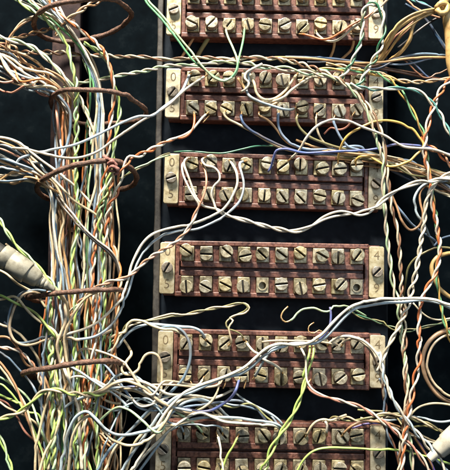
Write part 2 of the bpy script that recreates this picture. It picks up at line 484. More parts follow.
# ------------------------------------------------------------------ rusty cable rings
def ring(label, pts, r=2.5, lump=None):
    path = wobble(spline(parse(pts, 30), 2.5, True), .4, len(label) % 97)
    o_ = path[0]
    rn = random.Random(len(label)); ph = rn.uniform(0, 6)
    V, Fc = tube(path, r, 10, True, lambda i, n: 1+.10*math.sin(i*.9+ph)+.07*math.sin(i*2.3))
    root = link_mesh('cable_ring', V, Fc, RUST, origin=o_)
    tag(root, label, 'ring', 'rusty rings round the wire bundle')
    # rod welded from the back of the ring to the bar
    m = min(path, key=lambda p_: abs(p_.x-P(70, 0, -20).x) + (0 if p_.y > 0 else 500))
    e_ = Vector((m.x, 35, m.z))
    if (e_-m).length > 3:
        V, Fc = tube([m, (m+e_)/2, e_], r*.9, 8)
        w = link_mesh('weld_stub', V, Fc, RUST, None, origin=m); w.parent = root; w.location = (m-o_)*U
    if lump:
        pth = spline(parse(lump, 60), 1.2); V, Fc = tube(pth, 1.7, 7, False, lambda i, n: 1+.22*math.sin(i*1.7)+.15*math.sin(i*.6))
        k = link_mesh('wire_knot', V, Fc, KNOT, None, origin=pth[0]); k.parent = root; k.location = (pth[0]-o_)*U
    return root
KNOT = surf('red_rust', [(.25,(.06,.025,.02)), (.5,(.22,.09,.07)), (.75,(.40,.20,.16))], 420, .75, 0, .9, .0008)
ring('dark rusty ring around the bundle at the very top of the photo', '34,23,30 37,15,44 46,8,55 60,3,62 80,0,64 100,-1,62 116,1,54 127,8,38 131,15,22 126,22,4 117,29,-8 104,35,-16 88,39,-20 70,42,-22 50,40,-15 38,33,6', 2.5)
ring('brown rusty ring second from the top, around the bundle above the blue grey wire', '51,103,16 53,96,34 62,91,52 78,89.5,62 100,90,63 118,93,58 133,100,46 144,108,32 147,113,20 142,119,2 130,122,-10 110,123,-18 90,124,-21 70,121,-21 57,113,-4', 2.3)
ring('rusty ring third from the top with a red rust knot on its front', '37,189,22 41,181,40 51,174,53 66,168,60 86,163.5,63 105,161,62 121,163,54 132,169,42 137,177,24 133,185,4 121,189,-10 104,194,-18 86,199,-21 66,202,-21 47,198,-2', 2.6,
     '104,156,56 107,158.5,64 110,159.5,67 113,162,66 113,166,61 110.5,167,60 109.5,163,66 113,161.5,69 116,164.5,68 115,169,65 111,171,66 109.5,168,68 113,166.5,70 117.5,169,69 118,172.5,66 114,174.5,65')
ring('nearly edge on rusty ring level with the tip of the grey plug', '27,297,24 35,296.5,44 50,294,57 70,291.5,63 95,290,63 114,290,56 125,290.5,42 128,292,24 124,295,4 108,299,-14 88,302,-20 66,303,-21 44,302,-8', 2.4)
ring('lowest rusty ring, tilted down to the left', '23,374,24 28,372,42 44,368.5,56 64,365,62 88,362,63 108,361,58 120,363,46 124.5,366,28 121,370,6 106,373,-12 86,375,-20 64,377,-21 40,378,-4', 2.6)

# ------------------------------------------------------------------ grey plug at the left edge
def lathe_parts(a, b, prof, name, mat, parent, n=28):
    ax = (b-a); L = ax.length; ax.normalize(); u = ax.orthogonal().normalized(); w = ax.cross(u)
    V = []; Fc = []
    for t, r in prof:
        for k in range(n):
            an = 2*math.pi*k/n; V.append(a+ax*(t*L)+(u*math.cos(an)+w*math.sin(an))*r)
    for i in range(len(prof)-1):
        for k in range(n): Fc.append((i*n+k, i*n+(k+1) % n, (i+1)*n+(k+1) % n, (i+1)*n+k))
    Fc.append(tuple(range(n))[::-1]); Fc.append(tuple((len(prof)-1)*n+k for k in range(n)))
    o = link_mesh(name, V, Fc, mat, None, origin=a); o.parent = parent; o.location = a*U-parent.location
    m = o.modifiers.new('edge', 'EDGE_SPLIT'); m.split_angle = math.radians(50)
    return o
a, b, c, d = P(1, 254, 66), P(28, 273, 63), P(39, 280.5, 61), P(54, 289.5, 58)
root = empty('plug_connector', a); tag(root, 'pale grey round plug at the left edge, slanting down into the bundle', 'plug')
lathe_parts(a, b, [(0,9.4),(.02,10.2),(.05,10.5),(.30,10.6),(.32,10.1),(.36,10.1),(.38,10.7),(.96,10.9),(.99,10.5),(1.0,9.3)], 'body', PLUG, root)
lathe_parts(b, c, [(-.12,8.6),(-.10,9.2),(.75,8.0),(.98,6.8),(1.0,6.0)], 'collar', PLUG, root)
lathe_parts(c, d, [(-.1,5.4),(-.05,5.7),(.10,5.4),(.13,4.8),(.18,4.8),(.21,5.1),(.32,4.7),(.35,4.1),(.40,4.1),(.43,4.4),(.56,3.9),(.60,3.3),(.80,3.0),(1.0,2.3)], 'boot', PLUG, root)
lathe_parts(P(-9,247,66), a, [(0,7.8),(.4,8.2),(1.02,8.2)], 'socket_end', DARK, root)
pth = spline(parse('52,288,58 59,293,54 65,302,46 68,318,38 66,338,32 68,370,28 66,410,24 68,470,20', 40)); V, Fc = tube(pth, 2.0, 8)
k = link_mesh('cable', V, Fc, wire_mat('C'), None, origin=pth[0]); k.parent = root; k.location = pth[0]*U-root.location
# white tube entering at the lower right corner
a, b = P(437, 452, 50), P(462, 430, 52)
root = empty('white_plug', a); tag(root, 'white plastic plug poking in at the lower right corner', 'plug')
lathe_parts(a, b, [(0,6.5),(.05,7.8),(.35,8.6),(.40,9.8),(1.0,10.2)], 'body', SCORCH, root)
lathe_parts(P(429,459,50), a, [(0,4.0),(.6,4.6),(1.04,5.4)], 'boot', SCORCH, root)

# ------------------------------------------------------------------ thick cables on the right
def cable(label, mat, pts, r, h=30, cat='cable', group=None):
    return Wi(label, None, pts, h, r, '', cat, group, 'thick_cable', .3, mat)
cable('thick yellowed cable curving up from the second block to the cable tie', CREAM, '370,70,8 380,58,20 389,42,32 398,28,40 410,19,44 424,13,44 436,10,42 446,7,40', 2.9)
cable('flat yellowed strand along the upper side of the thick cable', CREAM, '369,66,10 378,54,22 386,40,34 396,25.5,42 409,16,46 424,10.5,46 438,8,44 448,5,40', 1.6)
cable('flat yellowed strand between the thick cable and the slimmer one', CREAM, '374,70,10 386,55,22 395,42,32 404,31,40 415,22.5,43 428,15,43 442,11,40', 1.6)
cable('slimmer yellowed cable under the thick one, bending in an S to the cable tie', CREAM, '378,66,10 391,60,18 402,51,28 410,39,36 413,26,40 419,17,42 430,12,41 444,10,38', 2.7)
root = empty('thick_cable', P(446, 10, 40)); tag(root, 'thick cream cable running down the right edge from a knotted tie at the top', 'cable')
for nm, pts_, r_ in (('sheath', '440,6,40 446,12,42 449,26,42 451,45,40 452,64,38 460,90,34 475,120,30', 5.6), ('tie', '436,8,47 441,3,50 447,5,48 446,12,50 440,13,50 437,9,49', 2.6), ('loose_tail', '441,8,44 446,-2,44 452,-14,44', 4.6)):
    pth = spline(parse(pts_, 40)); V, Fc = tube(pth, r_, 12)
    k = link_mesh(nm, V, Fc, CREAM, None, origin=pth[0]); k.parent = root; k.location = pth[0]*U-root.location
cable('tan outer cable of the big coil cut by the right edge', BROWNC, '452,329,20 440,333,22 430,341,24 424,353,25 423,367,25 427,381,24 435,392,23 446,400,22 462,404,20', 2.9)
cable('pale inner cable of the big coil cut by the right edge', wire_mat('C'), '455,334,24 443,337,26 433,345,28 428,356,29 427.5,368,29 431,379,28 439,389,27 450,396,26 464,399,24', 1.7)
cable('thick cream cable bending in a hairpin at the right edge above the coil', CREAM, '462,252,20 446,254,24 437,258,27 432,266,28 433,276,28 438,286,26 446,294,24 460,303,22', 2.8)
# ------------------------------------------------------------------ wires traced over the blocks and to the right
Pr('long brown and white pair crossing above the second block, then hanging down', 'X', 'R',
   '-14,50,20 10,52 30,52.5,24 60,53.5 90,55,28 115,56 140,57 165,59.5,36 185,59 205,57.5 230,58.5,40 255,57.5 275,58 292,62,44 308,67 325,73 340,80,48 354,89 367,104,48 377,122 384,148,46 388,180 392,205,40 397,230 400,265,38 402,300 404,330,40 405,352 404,376 407,400,44 404,425 401,445 398,480', 40, 27, 1.5)
Pr('long pale green pair crossing just below the brown and white one, then hanging down', 'M', 'X',
   '64,86,20 76,84,26 92,81 110,78,32 130,74 150,69,38 166,65.5 185,65 202,64.5,42 220,62.5 240,63.5 258,66,44 280,68 300,70.5 320,75,48 336,79.5 348,87,50 360,100 370,120,48 378,142 383.5,165,46 383,190 384.5,212,42 387,235 390.5,262 394.5,290,40 399,315 402,345 407,370,42 408,395 404,418 409,440 414,480', 40, 30, 1.5)
Pr('light green pair looping down from the top edge and up to two topmost block screws', 'G', 'M',
   '143,-10,50 148,2 157,12,52 166,22 177,36,54 187,50 197,62,54 207,71 216,78.5 224,81,52 230.5,78', 50, 0, 1.55,
   ea='236,71,52 238.5,60,50 241,50,46 243.5,38,38 244.5,29,31 245,26,29', eb='234,76,50 237.5,69,50 237,59,48 233,48,44 228,37,38 226,30,31 226,27,29', bares='e')
Wi('white wire from the ringed bundle slanting up to the second screw of the second block', 'W', '12.5,148,40 25,148.5 40,152 55,156 75,158,48 90,155 101,150 115,139,50 130,128.5 145,119,48 157,112.5 170,103,46 184,91,42 196,82,38 204,77,32 208,75,29', ends='e')
Wi('kinked blue grey wire rising to the first screw of the second block', 'I', '-12,152,30 2,156 12,161,36 17,163.5 19.5,159 30,154.5,40 45,150.5 60,147.5 75,144.5,48 90,139 108,130,50 125,121.5 139,116.5 152,115.5,48 164,106,46 175,98,44 183,89,40 187,81,36 189.5,75,31 192,73,29', ends='e')
Wi('light blue wire looped down over the middle of the second block from its fourth screw', 'I', '260,66,40 252,69,44 248,74,44 248.5,81,42 246,88,42 249.5,96,44 260,102,44 272,106,42 283,109,40 291,109.5,36 296,107.5,30', r=1.9, ends='e')
Wi('cream wire looped under the light blue one to the sixth screw of the second block', 'C', '244,70,38 250,75 254,84,42 256,93 263,99.5,42 273,99.5 281,95,40 288,87 294,78,34 298,73,29', ends='e')
Wi('tan wire hanging in a loop over the middle of the second block', 'T', '238,78,38 244,88 249,97,40 258,104 268,105.5,42 279,101 289,92,40 300,83,34 304,77,29', ends='e')
Wi('short white curl knotted over the fourth screw of the second block', 'W', '262,64,44 254,68,47 247,72,46 245,78,46 249,83,46 246,89,46 241,92,40', r=1.7)
Wi('off white wire slanting from the seventh screw of the second block down to the left', 'X', '320,78,30 312,77,38 303,82,42 293,89 283,97,44 273,101,40 263,101,36', ends='s')
Wi('orange wire from the lower screws of the topmost block rising to the upper right', 'O', '299,34,27 305,34.5,32 313,37 321,39.5,36 330,38.5 340,33,42 351,25 362,18.5,46 372,12.5 381,6 394,-8', ends='s', r=1.5)
Wi('white and rusty looking wire under the orange one rising to the upper right', 'X', '316,30,28 318,35,32 324,39.5 333,41,36 342,37 352,28.5,42 363,20.5 374,12,46 384,3.5 396,-9', ends='s', r=1.5)
Pr('white and green twisted pair arching over the right end plate of the topmost block', 'W', 'D',
   '338,80,46 344,75,48 351,62 357,49,52 362,36 362.5,22,52 364,10 370,3.5,54 377,5 382.5,13,54 383.5,28 380,46,52 374,60 366,71,50 361,81 354,90,48 352,97,44', 50, 24, 1.6)
for lab, p_ in (('tan flat lead bent down behind the topmost block near its right end', '334,30,16 334.5,40,12 333,50,8 329,60,3'), ('tan lead curling down under the last screw of the topmost block', '351,30,20 353.5,40,16 351,50,10 344,57,6 338,62,3'),
                ('olive tan lead slanting down behind the first screw of the topmost block', '196,34,14 191,42,10 186,50,6 180,60,2')):
    Wi(lab, 'T', p_, r=2.0, cat='lead')
Wi('wide olive lead slanting down behind the second screw of the topmost block', 'H', '210,35,14 206,42,10 201,50,6 195,60,2', r=3.0, cat='lead')
# tan, teal and yellow lines running to the right between blocks one and two
Wi('tan wire running level between the first two blocks out to the right edge', 'T', '244,64,34 256,60,32 270,57.5,28 290,57,26 312,58.5 335,61 360,63.5,28 380,62.5 400,59.5 420,57.5 436,57 462,59')
Wi('teal grey wire rising to the right edge above the tan one', 'S', '366,68,18 382,63.5,22 397,58 415,54.5,28 433,54.5 462,57', r=1.6)
Wi('navy wire running level behind the white and green arch', 'N', '285,57,22 305,57.5 330,58.5 350,61 368,63,22 390,64', r=2.0)
Wi('dark brown wire sagging from the arch to the right edge', 'R', '352,62,20 372,67 392,70.5 412,74.5,18 432,78 462,80', r=1.8)
Wi('thin brown wire just above the dark one, right of the second block', 'R', '340,60,14 366,65,14 396,69 425,75.5 462,85', r=1.2)
Pr('yellowed cream twisted pair sagging to the right edge under the thick cables', 'C', 'T', '326,64,30 345,66 362,71,34 378,75 392,79.5,36 408,82 425,82 440,79.5 464,76', 34, 36, 1.35)
Pr('yellow and green pair bending down from the second block to the orange crossing', 'Y', 'G', '318,69,38 338,69 354,70.5,44 368,72.5 380,76 390,80,44 397,86.5 404,96 411,109,42 418,123 422,133 425,146,40 428,162 431,180 433.5,202,36 436,226 438.5,250 437,272,36 439,292 441.5,306 444,320 448,334 454,350,34 462,366', 42, 30, 1.3)
Pr('white and teal pair leaving the second block level, then bending down to the edge', 'W', 'E', '350,84,50 362,88 380,89.5,50 400,89 414,89.5 424,94,46 432,102.5 440,114,44 446,126 453,140 464,160', 48, 30, 1.5)
Pr('orange and white pair winding down beside the coil from the upper edge', 'O', 'W',
   '464,70,40 450,80 443,88 437,98,44 431,112 427,125 424.5,140,46 424,155 428,170,46 431,185 432,200,44 434,213 437,228,42 439.5,245 438,264 434,277,44 427,290 421,305,46 418.5,322 418.5,342 418,360,46 415,380 412,400,48 407.5,420 404,440 401,480', 44, 26, 1.6)
Pr('orange and pink pair crossing behind it towards the right edge', 'O', 'P', '423,133,36 424,140 429,147,40 438,152 449,163,42 466,180', 40, 26, 1.5)
Pr('cream and white pair coming in from the edge and hanging to the fifth block', 'W', 'X',
   '466,163,44 452,172 441,179,46 430,193 425,207,46 423.5,222 421,240,44 418,260 414.5,280 409,300,46 402,318 395,333 388,346,46 382.5,358 378,372,44', 44, 27, 1.6)
Wi('yellow orange wire looping out from the last screws of the third block and back', 'Y', '356,166,29 355.5,161,34 359,157,38 369,157 379,162,44 389,166.5 400,165,46 411,158.5 420,151,46 423.5,145 418,136 411,127.5,48 401,123 386,120.5,48 372,122.5 361,128,48 351,133.5 344,141,44 339.5,151,38 338,160,32 338,164,29', r=1.6, ends='se')
Wi('white wire arching over the third block and running on to the right edge', 'W', '288,161,29 293,156.5,34 300,149.5,42 306,139 315,127.5,50 326,121 338,119.5,52 350,121.5 362,126.5,52 376,131.5 388,137,50 396,142.5 404,146.5 416,148,48 432,149.5 448,155 466,163', r=1.7, ends='s')
Wi('violet blue wire running level over the top of the third block to the right edge', 'B', '268,172,30 271,167,32 274,158,38 277,151,42 285,149.5,42 302,152.5 322,152 342,151,44 362,150 380,148.5,46 395,145 408,145 424,146.5,44 440,152 464,158', r=1.6)
for lab, c, p_, r_ in (
   ('tan wire fanning out to the right from behind the third block, uppermost of the fan', 'T', '296,140,20 315,147 337,151,28 360,154 385,157,34 405,161.5 425,168 447,178,34 468,190', 1.6),
   ('cream wire of the fan right of the third block', 'C', '340,154,24 362,156 384,160.5,30 404,165.5 424,170.5 446,173.5,34 468,174', 1.6),
   ('brown wire low in the fan right of the third block', 'R', '362,157,20 381,164 401,169.5,26 425,178 447,190,28 468,202', 1.7),
   ('orange tan wire in the fan right of the third block dipping to the right edge', 'T', '356,152,24 380,158.5 400,166,28 422,174 440,183 455,195 470,210', 1.5),
   ('dark slate wire at the bottom of the fan, dropping to the right', 'N', '376,158,18 388,168 402,176,22 420,183 440,187 466,196', 1.8),
   ('grey wire in the fan ending near the right edge', 'S', '372,156,22 392,163,24 414,169 436,178 452,188 470,196', 1.4)):
    Wi(lab, c, p_, r=r_)
Wi('orange brown wire hanging in a U to the right of the third block', 'T', '386,176,30 390,190 396.5,206,32 403,222 411,230,32 419,226 422.5,215 420,203,32 420,193 427,185,34 440,180 466,176', r=1.6)
Wi('slate blue wire slanting down under the U shaped tan one', 'S', '383,180,22 392,199 401,212,24 411,224 421,231 432,238,8 442,248,-20', r=1.6)
Wi('grey blue wire bent like a hook below the cream and white pair', 'I', '462,178,30 444,181 430,182,34 420,188 414.5,199,34 416,211 422,222,30 427,232,16 434,246,-10', r=1.8)
Wi('thin dark ring of wire above the hairpin at the right edge', 'H', '404,320,-30 404,294,-4 406,278,14 408,268 414,259,22 423,253 435,248.5 448,248 466,252', r=1.4)
Wi('thin grey wire nearest the right edge above the hairpin cable', 'S', '434,246,20 440,239 450,235.5 466,234', r=1.2)
Wi('thin pale wire sagging from the twisted pairs to the right edge above the coil', 'X', '413,303,28 420,311 429,317.5 439,320 452,318 466,315', r=1.2)
Wi('thin wire arching left from the right edge under the big coil', 'C', '408,420,30 413,412 420,406.5 431,403.5 446,404.5 468,410', r=1.4)
# the loops on the third block
Pr('white pair from the third block\'s first screws, curving under it out to the edge', 'W', 'W',
   '217,209.5,40 226,215 236,218,42 248,220.5 260,224 272,227.5,42 284,230.5 297,231.5,44 310,227 324,218.5,46 340,213.5 360,213,48 374,207.5 386,198,50 400,189 415,183.5,52 432,181 446,179 468,175', 42, 46, 1.6,
   sa='191,158,30 186,159,34 184,164,40 187,173,44 191,184,44 196,197,44 203,205.5,42 211,208,40', sb='206,157,30 202,160,36 206,165.5,42 214,167.5,44 219,173,44 219.5,180,44 214,186,44 211.5,195,42 214,203,40', bares='s')
Wi('white wire from the third block\'s third screw sweeping down to the bundle', 'W', '229,160,29 233,165,36 237,174,42 237.5,184 234,193,44 229,202 221,211,44 211,216.5 199,221.5,44 187,224.5 175,227,44 163,230 152,234.5,46 143,242.5 137,252,46 131,266 128,280,48 121,298 111,311,50 98,322 80,330,46 60,336', ends='s')
Wi('grey white wire from the third block\'s fourth screw sweeping below the white one', 'I', '247,161,29 240,163,35 241.5,172,40 243.5,182 243,190,42 239,201 231.5,210,42 221,218.5 209,224.5,42 196,229.5 180,231,42 166,234.5 153,241,42 145,250 138,262,44 133,276 128,294 122,310 111,325 96,335.5,46 80,339 64,338 50,337,42', ends='s', r=1.6)
Pr('pink and white pair from the third block twisting down to the edge on ring', 'W', 'P',
   '199,206,44 195,214,44 191,223 186,231.5,44 178,240 168,247.5,46 157,254 146,262,46 136,271 124,277.5,50 110,281 99,286,52 86,296,46 76,306,40 66,322,34', 44, 26, 1.5,
   sa='187,161,30 182.5,164,36 183,174,42 188,186,44 194,197,46', sb='201,163,31 204.5,169,38 206.5,180,44 205,191,46 202,200,46', bares='s')
# lower leads of the second block
Pr('orange and white pair from the second block\'s lower screws down into the bundle', 'O', 'W',
   '176,138,40 166,142 157,146,46 148,150.5 138,155.5,52 129,161 123,169,56 120,180 116,195,46 110,206 107,219,42 105.5,234 105,250,40 103,268 101,290,36 100,320 98,345,34', 44, 25, 1.6,
   sa='194,112,30 194.5,119,36 193,128,40 188,135,42 182,138,42', sb='209,112,30 203,117,34 198,123,38 192,130,40 184,135,42', bares='s')
Wi('tan wire drooping from the third lower screw of the second block to the right', 'C', '226,110,30 224,114,34 228,119,36 236,123 245,127.5,34 255,133 266,140,30 278,147 292,151,26 315,154 340,156 372,158,20 398,166 430,180 468,206', r=1.7, ends='s')
Wi('navy wire drooping from the fourth lower screw of the second block', 'N', '242,112,30 241,117,34 244,124,36 253,132 265,138.5,34 278,145 292,150,30 310,153 330,154 356,156,20 384,163 416,173 468,196', r=1.9, ends='s')
Wi('dusty brown wire from the fifth lower screw of the second block sagging to the right', 'T', '259,112,30 259,115,32 267,120 275,128,30 283,138 293,145.5,26 308,149 330,151 356,153 378,156 404,166 436,178 468,184', r=1.6, ends='s')
Wi('slate blue wire from the sixth lower screw of the second block sagging to the right', 'S', '279,111,30 278,116,32 278.5,126 283,136,30 292,144 306,149.5,28 330,149 362,147 366,157,22 394,165 424,176 468,186', r=1.8, ends='s')
Wi('olive grey wire from the seventh lower screw of the second block sagging to the right', 'H', '298,114,30 296.5,119,32 299.5,127 309,136,30 322,142 338,147,28 362,151 380,156,26 402,160 430,169 468,180', r=1.8, ends='s')
Wi('grey tan wire from the eighth lower screw of the second block', 'X', '317,113,30 316,119,32 317,129 321,139,28 329,147 344,153,24 384,158,26 404,164 428,172 468,190', r=1.5, ends='s')
Wi('steel blue wire from the ninth lower screw of the second block', 'S', '335,115,30 333.5,121,32 338,132,32 345,142 355,149,30 372,154,28 390,160,24 414,169 440,181 468,200', r=1.7, ends='s')
Wi('dull brown wire curling left under the last lower screw of the second block', 'P', '355,112,30 352,116,32 350.5,123,30 345,128.5 338,130 331,128,22 324,134,18', r=1.4, ends='s')
Wi('thin dark green wire lying along the top lip of the third block', 'D', '174,152,26 190,151,30 205,152,32 222,153,32 240,149.5,32 256,146.5,30 275,146,24', r=1.2)
Pr('thin pale green pair running from the third ring to the third block\'s end plate', 'M', 'H', '118,181,26 126,175 135,169,34 147,163 156,159 163,156,30 170,154,26', 30, 40, 1.15)
# around block five
Pr('olive pair from the bundle, folding back in a loop to the fifth block\'s screws', 'H', 'C',
   '112,343,40 120,337 124,329 130,323.5,40 140,321 152,319 166,316.5,36 182,315.5 196,312.5,34 212,309 228,306.5,34 238,303.5 245,303.5 248.5,307,34 245,311.5 237,314.5,34 230,318', 36, 44, 1.25,
   ea='226,323,36 228,328.5,36 235,331,36 241.5,335,34 244,341,29', eb='233,320.5,36 229,327,37 230,335,36 231.5,342,34 228,346,29', bares='e')
Wi('white blue wire from the ringed bundle to the second screw of the fifth block', 'I', '108,352,36 118,346 124,337.5 134,329,40 147,325 165,325.5 182,326.5,42 192,327 200,330.5,38 204,336,34 206,341,29', r=1.9, ends='e')
Wi('cream wire bending over from the bundle and crossing the end plate of the fifth block', 'C', '108,338,40 119,333.5 126,331 127.5,325 133,320.5,44 142,321 152,326,46 163,329.5 172,329.5,46 181,332 187,337,42 190,342,30', r=1.8, ends='e')
Wi('slate blue wire curving down over the fifth block\'s first screws', 'S', '160,328,40 172,327,44 182,331,46 188,340,46 190,352 188.5,366,46 183,379 173,389.5,44 162,400 150,410,42 137,423 124,436,40 108,452 86,490', r=1.9)
Wi('cream wire curling beside the lowest ring, then bent over the fifth block\'s end plate', 'C', '124,340,14 129,348,24 131,356,40 126,362 122,368,46 124,373 131,374.5,46 137.5,371 141,362 145,355,46 151,352 157,354.5,46 161,364,44 161.5,378 161,392,42 159,402 152,410.5,40 144,418 134,427 124,437 112,452 98,492', r=1.8)
Wi('cut wire with a bare copper hook floating between the fourth and fifth blocks', 'M', '288,306.5,34 283,311.5,35 281,317.5,36 285,321.8,36 292,319,36 296.5,313.5,36 303,309,36 314,307.5,36 324,311,36 330,310.5,36 333.5,306,36 339,306.5,34 346,306,30 355,310,20 366,316,8', r=1.3, ends='s', bl=24)
Wi('small bare copper curl sticking up over the fifth block', None, '314,322.5,34 309,326 308.5,331 314,333,36 319,330 323,332.5,34 326,337,30', r=.8, mat=COPPER)
Wi('short blue stub standing on the fifth block beside the diagonal pair', 'B', '330,307,36 331,315 330,325,38 326,333,36 319,340,32', r=1.5)
Pr('thin dirty green pair running right from the bare copper hook behind the hanging pairs', 'D', 'H', '346,309,18 362,317 376,321,18 388,326.5 400,330 412,330.5,18 426,327 444,322 464,314', 18, 30, 1.05)
Wi('cream wire crossing diagonally over the fifth block from the lower bundle to the edge', 'W', '110,505,42 131,472,44 145,449,46 155,430 168,409,48 183,394.5 197,387,50 214,380.5 230,374,52 245,366.5 256,357,52 268,347.5 280,344 297,345.5,50 311,342 322,334.5,50 332,323 342,313,50 352,306 364,302,52 380,299 398,299.5,54 416,298.5 432,299.5 448,304.5 468,308', r=1.95)
Wi('light blue wire beside the cream one crossing diagonally over the fifth block', 'I', '96,505,40 120,471,42 138,446 150,428,46 162,411 176,397,48 192,391.5 208,385,50 226,377.5 240,374 252,367,50 262,358 272,351 284,344.5 300,343,48 313,344 325,337.5,48 335,328 345,317.5,48 355,309 368,305.5 385,302.5,50 404,302 422,300,50 438,303 452,309 468,314', r=1.9)
Wi('pale cream wire lying flat across the middle of the fifth block', 'C', '262,342,36 275,340.5 292,340.5 310,341.5,38 326,343 338,345,34', r=1.4)
Wi('light blue wire hanging over the fifth block to its fifth lower screw', 'I', '279,345,40 270,351,42 264,360,42 259,369,38 255,376,32 252,380,29', r=1.8, ends='e')
Wi('white wire curving over the middle of the fifth block to its sixth lower screw', 'W', '246,341,29 248,345,36 255,353,42 264,360,44 273,364.5,42 280,369,36 283,374,29', r=1.7, ends='se')
Wi('white wire arching from the eighth screw of the fifth block over its right end plate', 'W', '327,346,30 332,341,36 342,336.5,42 353,336.5 363,340,46 371,346.5 378,356,46 383,368', r=1.8, ends='s')
Pr('light blue and white pair twisting from the fifth block\'s end plate to the white plug', 'I', 'W', '379,352,46 381,364 383.5,377,48 389,391 398,407,52 407,420 417,433,50 429,446 450,478', 48, 30, 1.6)
Wi('second white wire arching beside the first over the last screw of the fifth block', 'X', '341,347,30 345,341,36 354,338.5,42 364,343 371,350.5,42 376,362,36 381,378,28 384,398', r=1.6, ends='s')
Pr('dark brown and blue pair hanging below the right end plate of the fifth block', 'R', 'S', '381,378,26 384,392 385.5,407,28 384,422 388,436 396,452 408,490', 28, 34, 1.4)
Wi('tan wire from the third lower screw of the fifth block bending down left', 'C', '220,378,30 219,383,34 217,392,36 211,401.5 201,409,36 190,414.5 178,417,34 165,410,32 152,400,34 138,392 122,389 104,394,30 92,404', r=1.6, ends='s')
Wi('deep blue wire slanting from the fourth lower screw of the fifth block', 'B', '240,377,30 238.5,382,34 236,389,38 232,396.5 223,403.5,40 210,410 197,411,40 184,408 172,402,38 158,396 142,390 126,387 108,390,34 94,398', r=1.8, ends='s')
Pr('dark olive and blue pair crossing the gap between the two lowest blocks', 'H', 'S', '196,411,26 208,403.5 220,403 234,406,28 247,405 257,408.5 266,414,30 274,421,34 281,430,32', 28, 40, 1.4)
Wi('white wire running level above the lowest block from the lower left', 'W', '116,500,40 134,470,40 148,452 160,440 170,430,42 181,421.5 191,415 202,412.5,42 213,417 224,421.5,40 242,423 262,424.5 275,426,36 283,432,30', r=1.8, ends='e')
Wi('light blue wire bowed above the lowest block from the lower left', 'I', '112,505,36 132,480,36 146,462 158,446 168,433,38 180,424.5 190,420 204,418,38 222,417.5 240,418 254,420.5,38 268,421.5 279,425,36 284,432,30', r=1.7, ends='e')
Wi('pale blue wire coming down to the sixth screw of the lowest block', 'I', '230,388,6 242,398,18 252,404 262,409,30 272,414.5,34 279,420,34 285,428,30', r=1.5, ends='e')
Pr('yellow green twisted pair slanting down from the fifth block across the lowest block', 'L', 'L', '307,374,38 304,384 301,396,42 295.5,409 289,421,44 282,433 274,446,44 264,466 252,492', 42, 40, 1.6, sa='312,343,30 313.5,347,34 313,356,38 310,366,40', sb='310,343,30 309.5,352,36 306,366,40 303,377,40', bares='s')
Pr('white and brown pair dropping over the fifth block, then slanting to the white plug', 'W', 'P', '330,398,43 340,400.5 353,404 364,408,46 374,414.5 384,422,48 394,431 404,441,48 418,454 440,490', 46, 28, 1.5,
   sa='299,346,30 302,350,36 305.5,359,42 306,371 307,381,44 312,389 321,394.5', sb='311,379,40 308,384,42 310,390,44 319,395.5', bares='s')
Wi('cream wire hook rising from the seventh screw of the lowest block', 'C', '305,437,29 308,433,33 311,427,36 316,421.5 323,419,36 330,420 338,417.5,34 346,415,28', r=1.6, ends='s')
Pr('olive and cream pair running level above the lowest block to the edge', 'C', 'H', '318,428,10 332,419,22 347,418 360,420,30 374,416.5 390,414,32 405,416.5 420,421.5,34 434,427 448,435 466,446', 30, 36, 1.4)
Wi('tan wire from the ninth screw of the lowest block bending right', 'T', '341,437,29 345,432,34 351,426.5,38 361,421.5 374,421 388,423.5,38 402,429 414,438 430,462,20 440,490,10', r=1.6, ends='s')
Wi('dark violet wire lying along the gap at the right end of the lowest block', 'V', '352,428,18 364,424.5 380,423.5,18 395,425.5 408,432,18 424,450 440,484', r=1.5)
Wi('white stub poking up over the eighth screw of the lowest block', 'W', '325,421,36 327,425,36 326.5,431,34 327,436,30', r=1.6, ends='e')
Wi('lime wire lying across the right half of the lowest block', 'L', '290,486,40 303,461 315,451,42 330,447.5 346,447.5,42 362,448.5 378,449.5,42 396,450 430,458,30 470,470', r=1.5)
Wi('white wire slanting down from the third screw of the lowest block', 'W', '216,432,30 218,437,34 220,445,36 222.5,458,36 225,500', r=1.5, ends='s')
Wi('green wire slanting down from the fourth screw of the lowest block', 'L', '239,434,30 237,438,34 233,446,36 227,456,36 214,496', r=1.5, ends='s')
for lab, p_ in (('bare copper end under the third lower screw of the fifth block', '226,380,27 225,385,28 223,388.5,28'), ('bare copper end under the fourth lower screw of the fifth block', '246,380,27 245,385,28 244,388.5,28'),
                ('bare copper end under the first lower screw of the fifth block', '190,380,27 192,384,28 195,387,28'), ('bare copper end under the second lower screw of the second block', '209.5,115.5,27 206,119.5,29 203,122.5,29')):
    Wi(lab, None, p_, r=.9, mat=COPPER, cat='wire end')
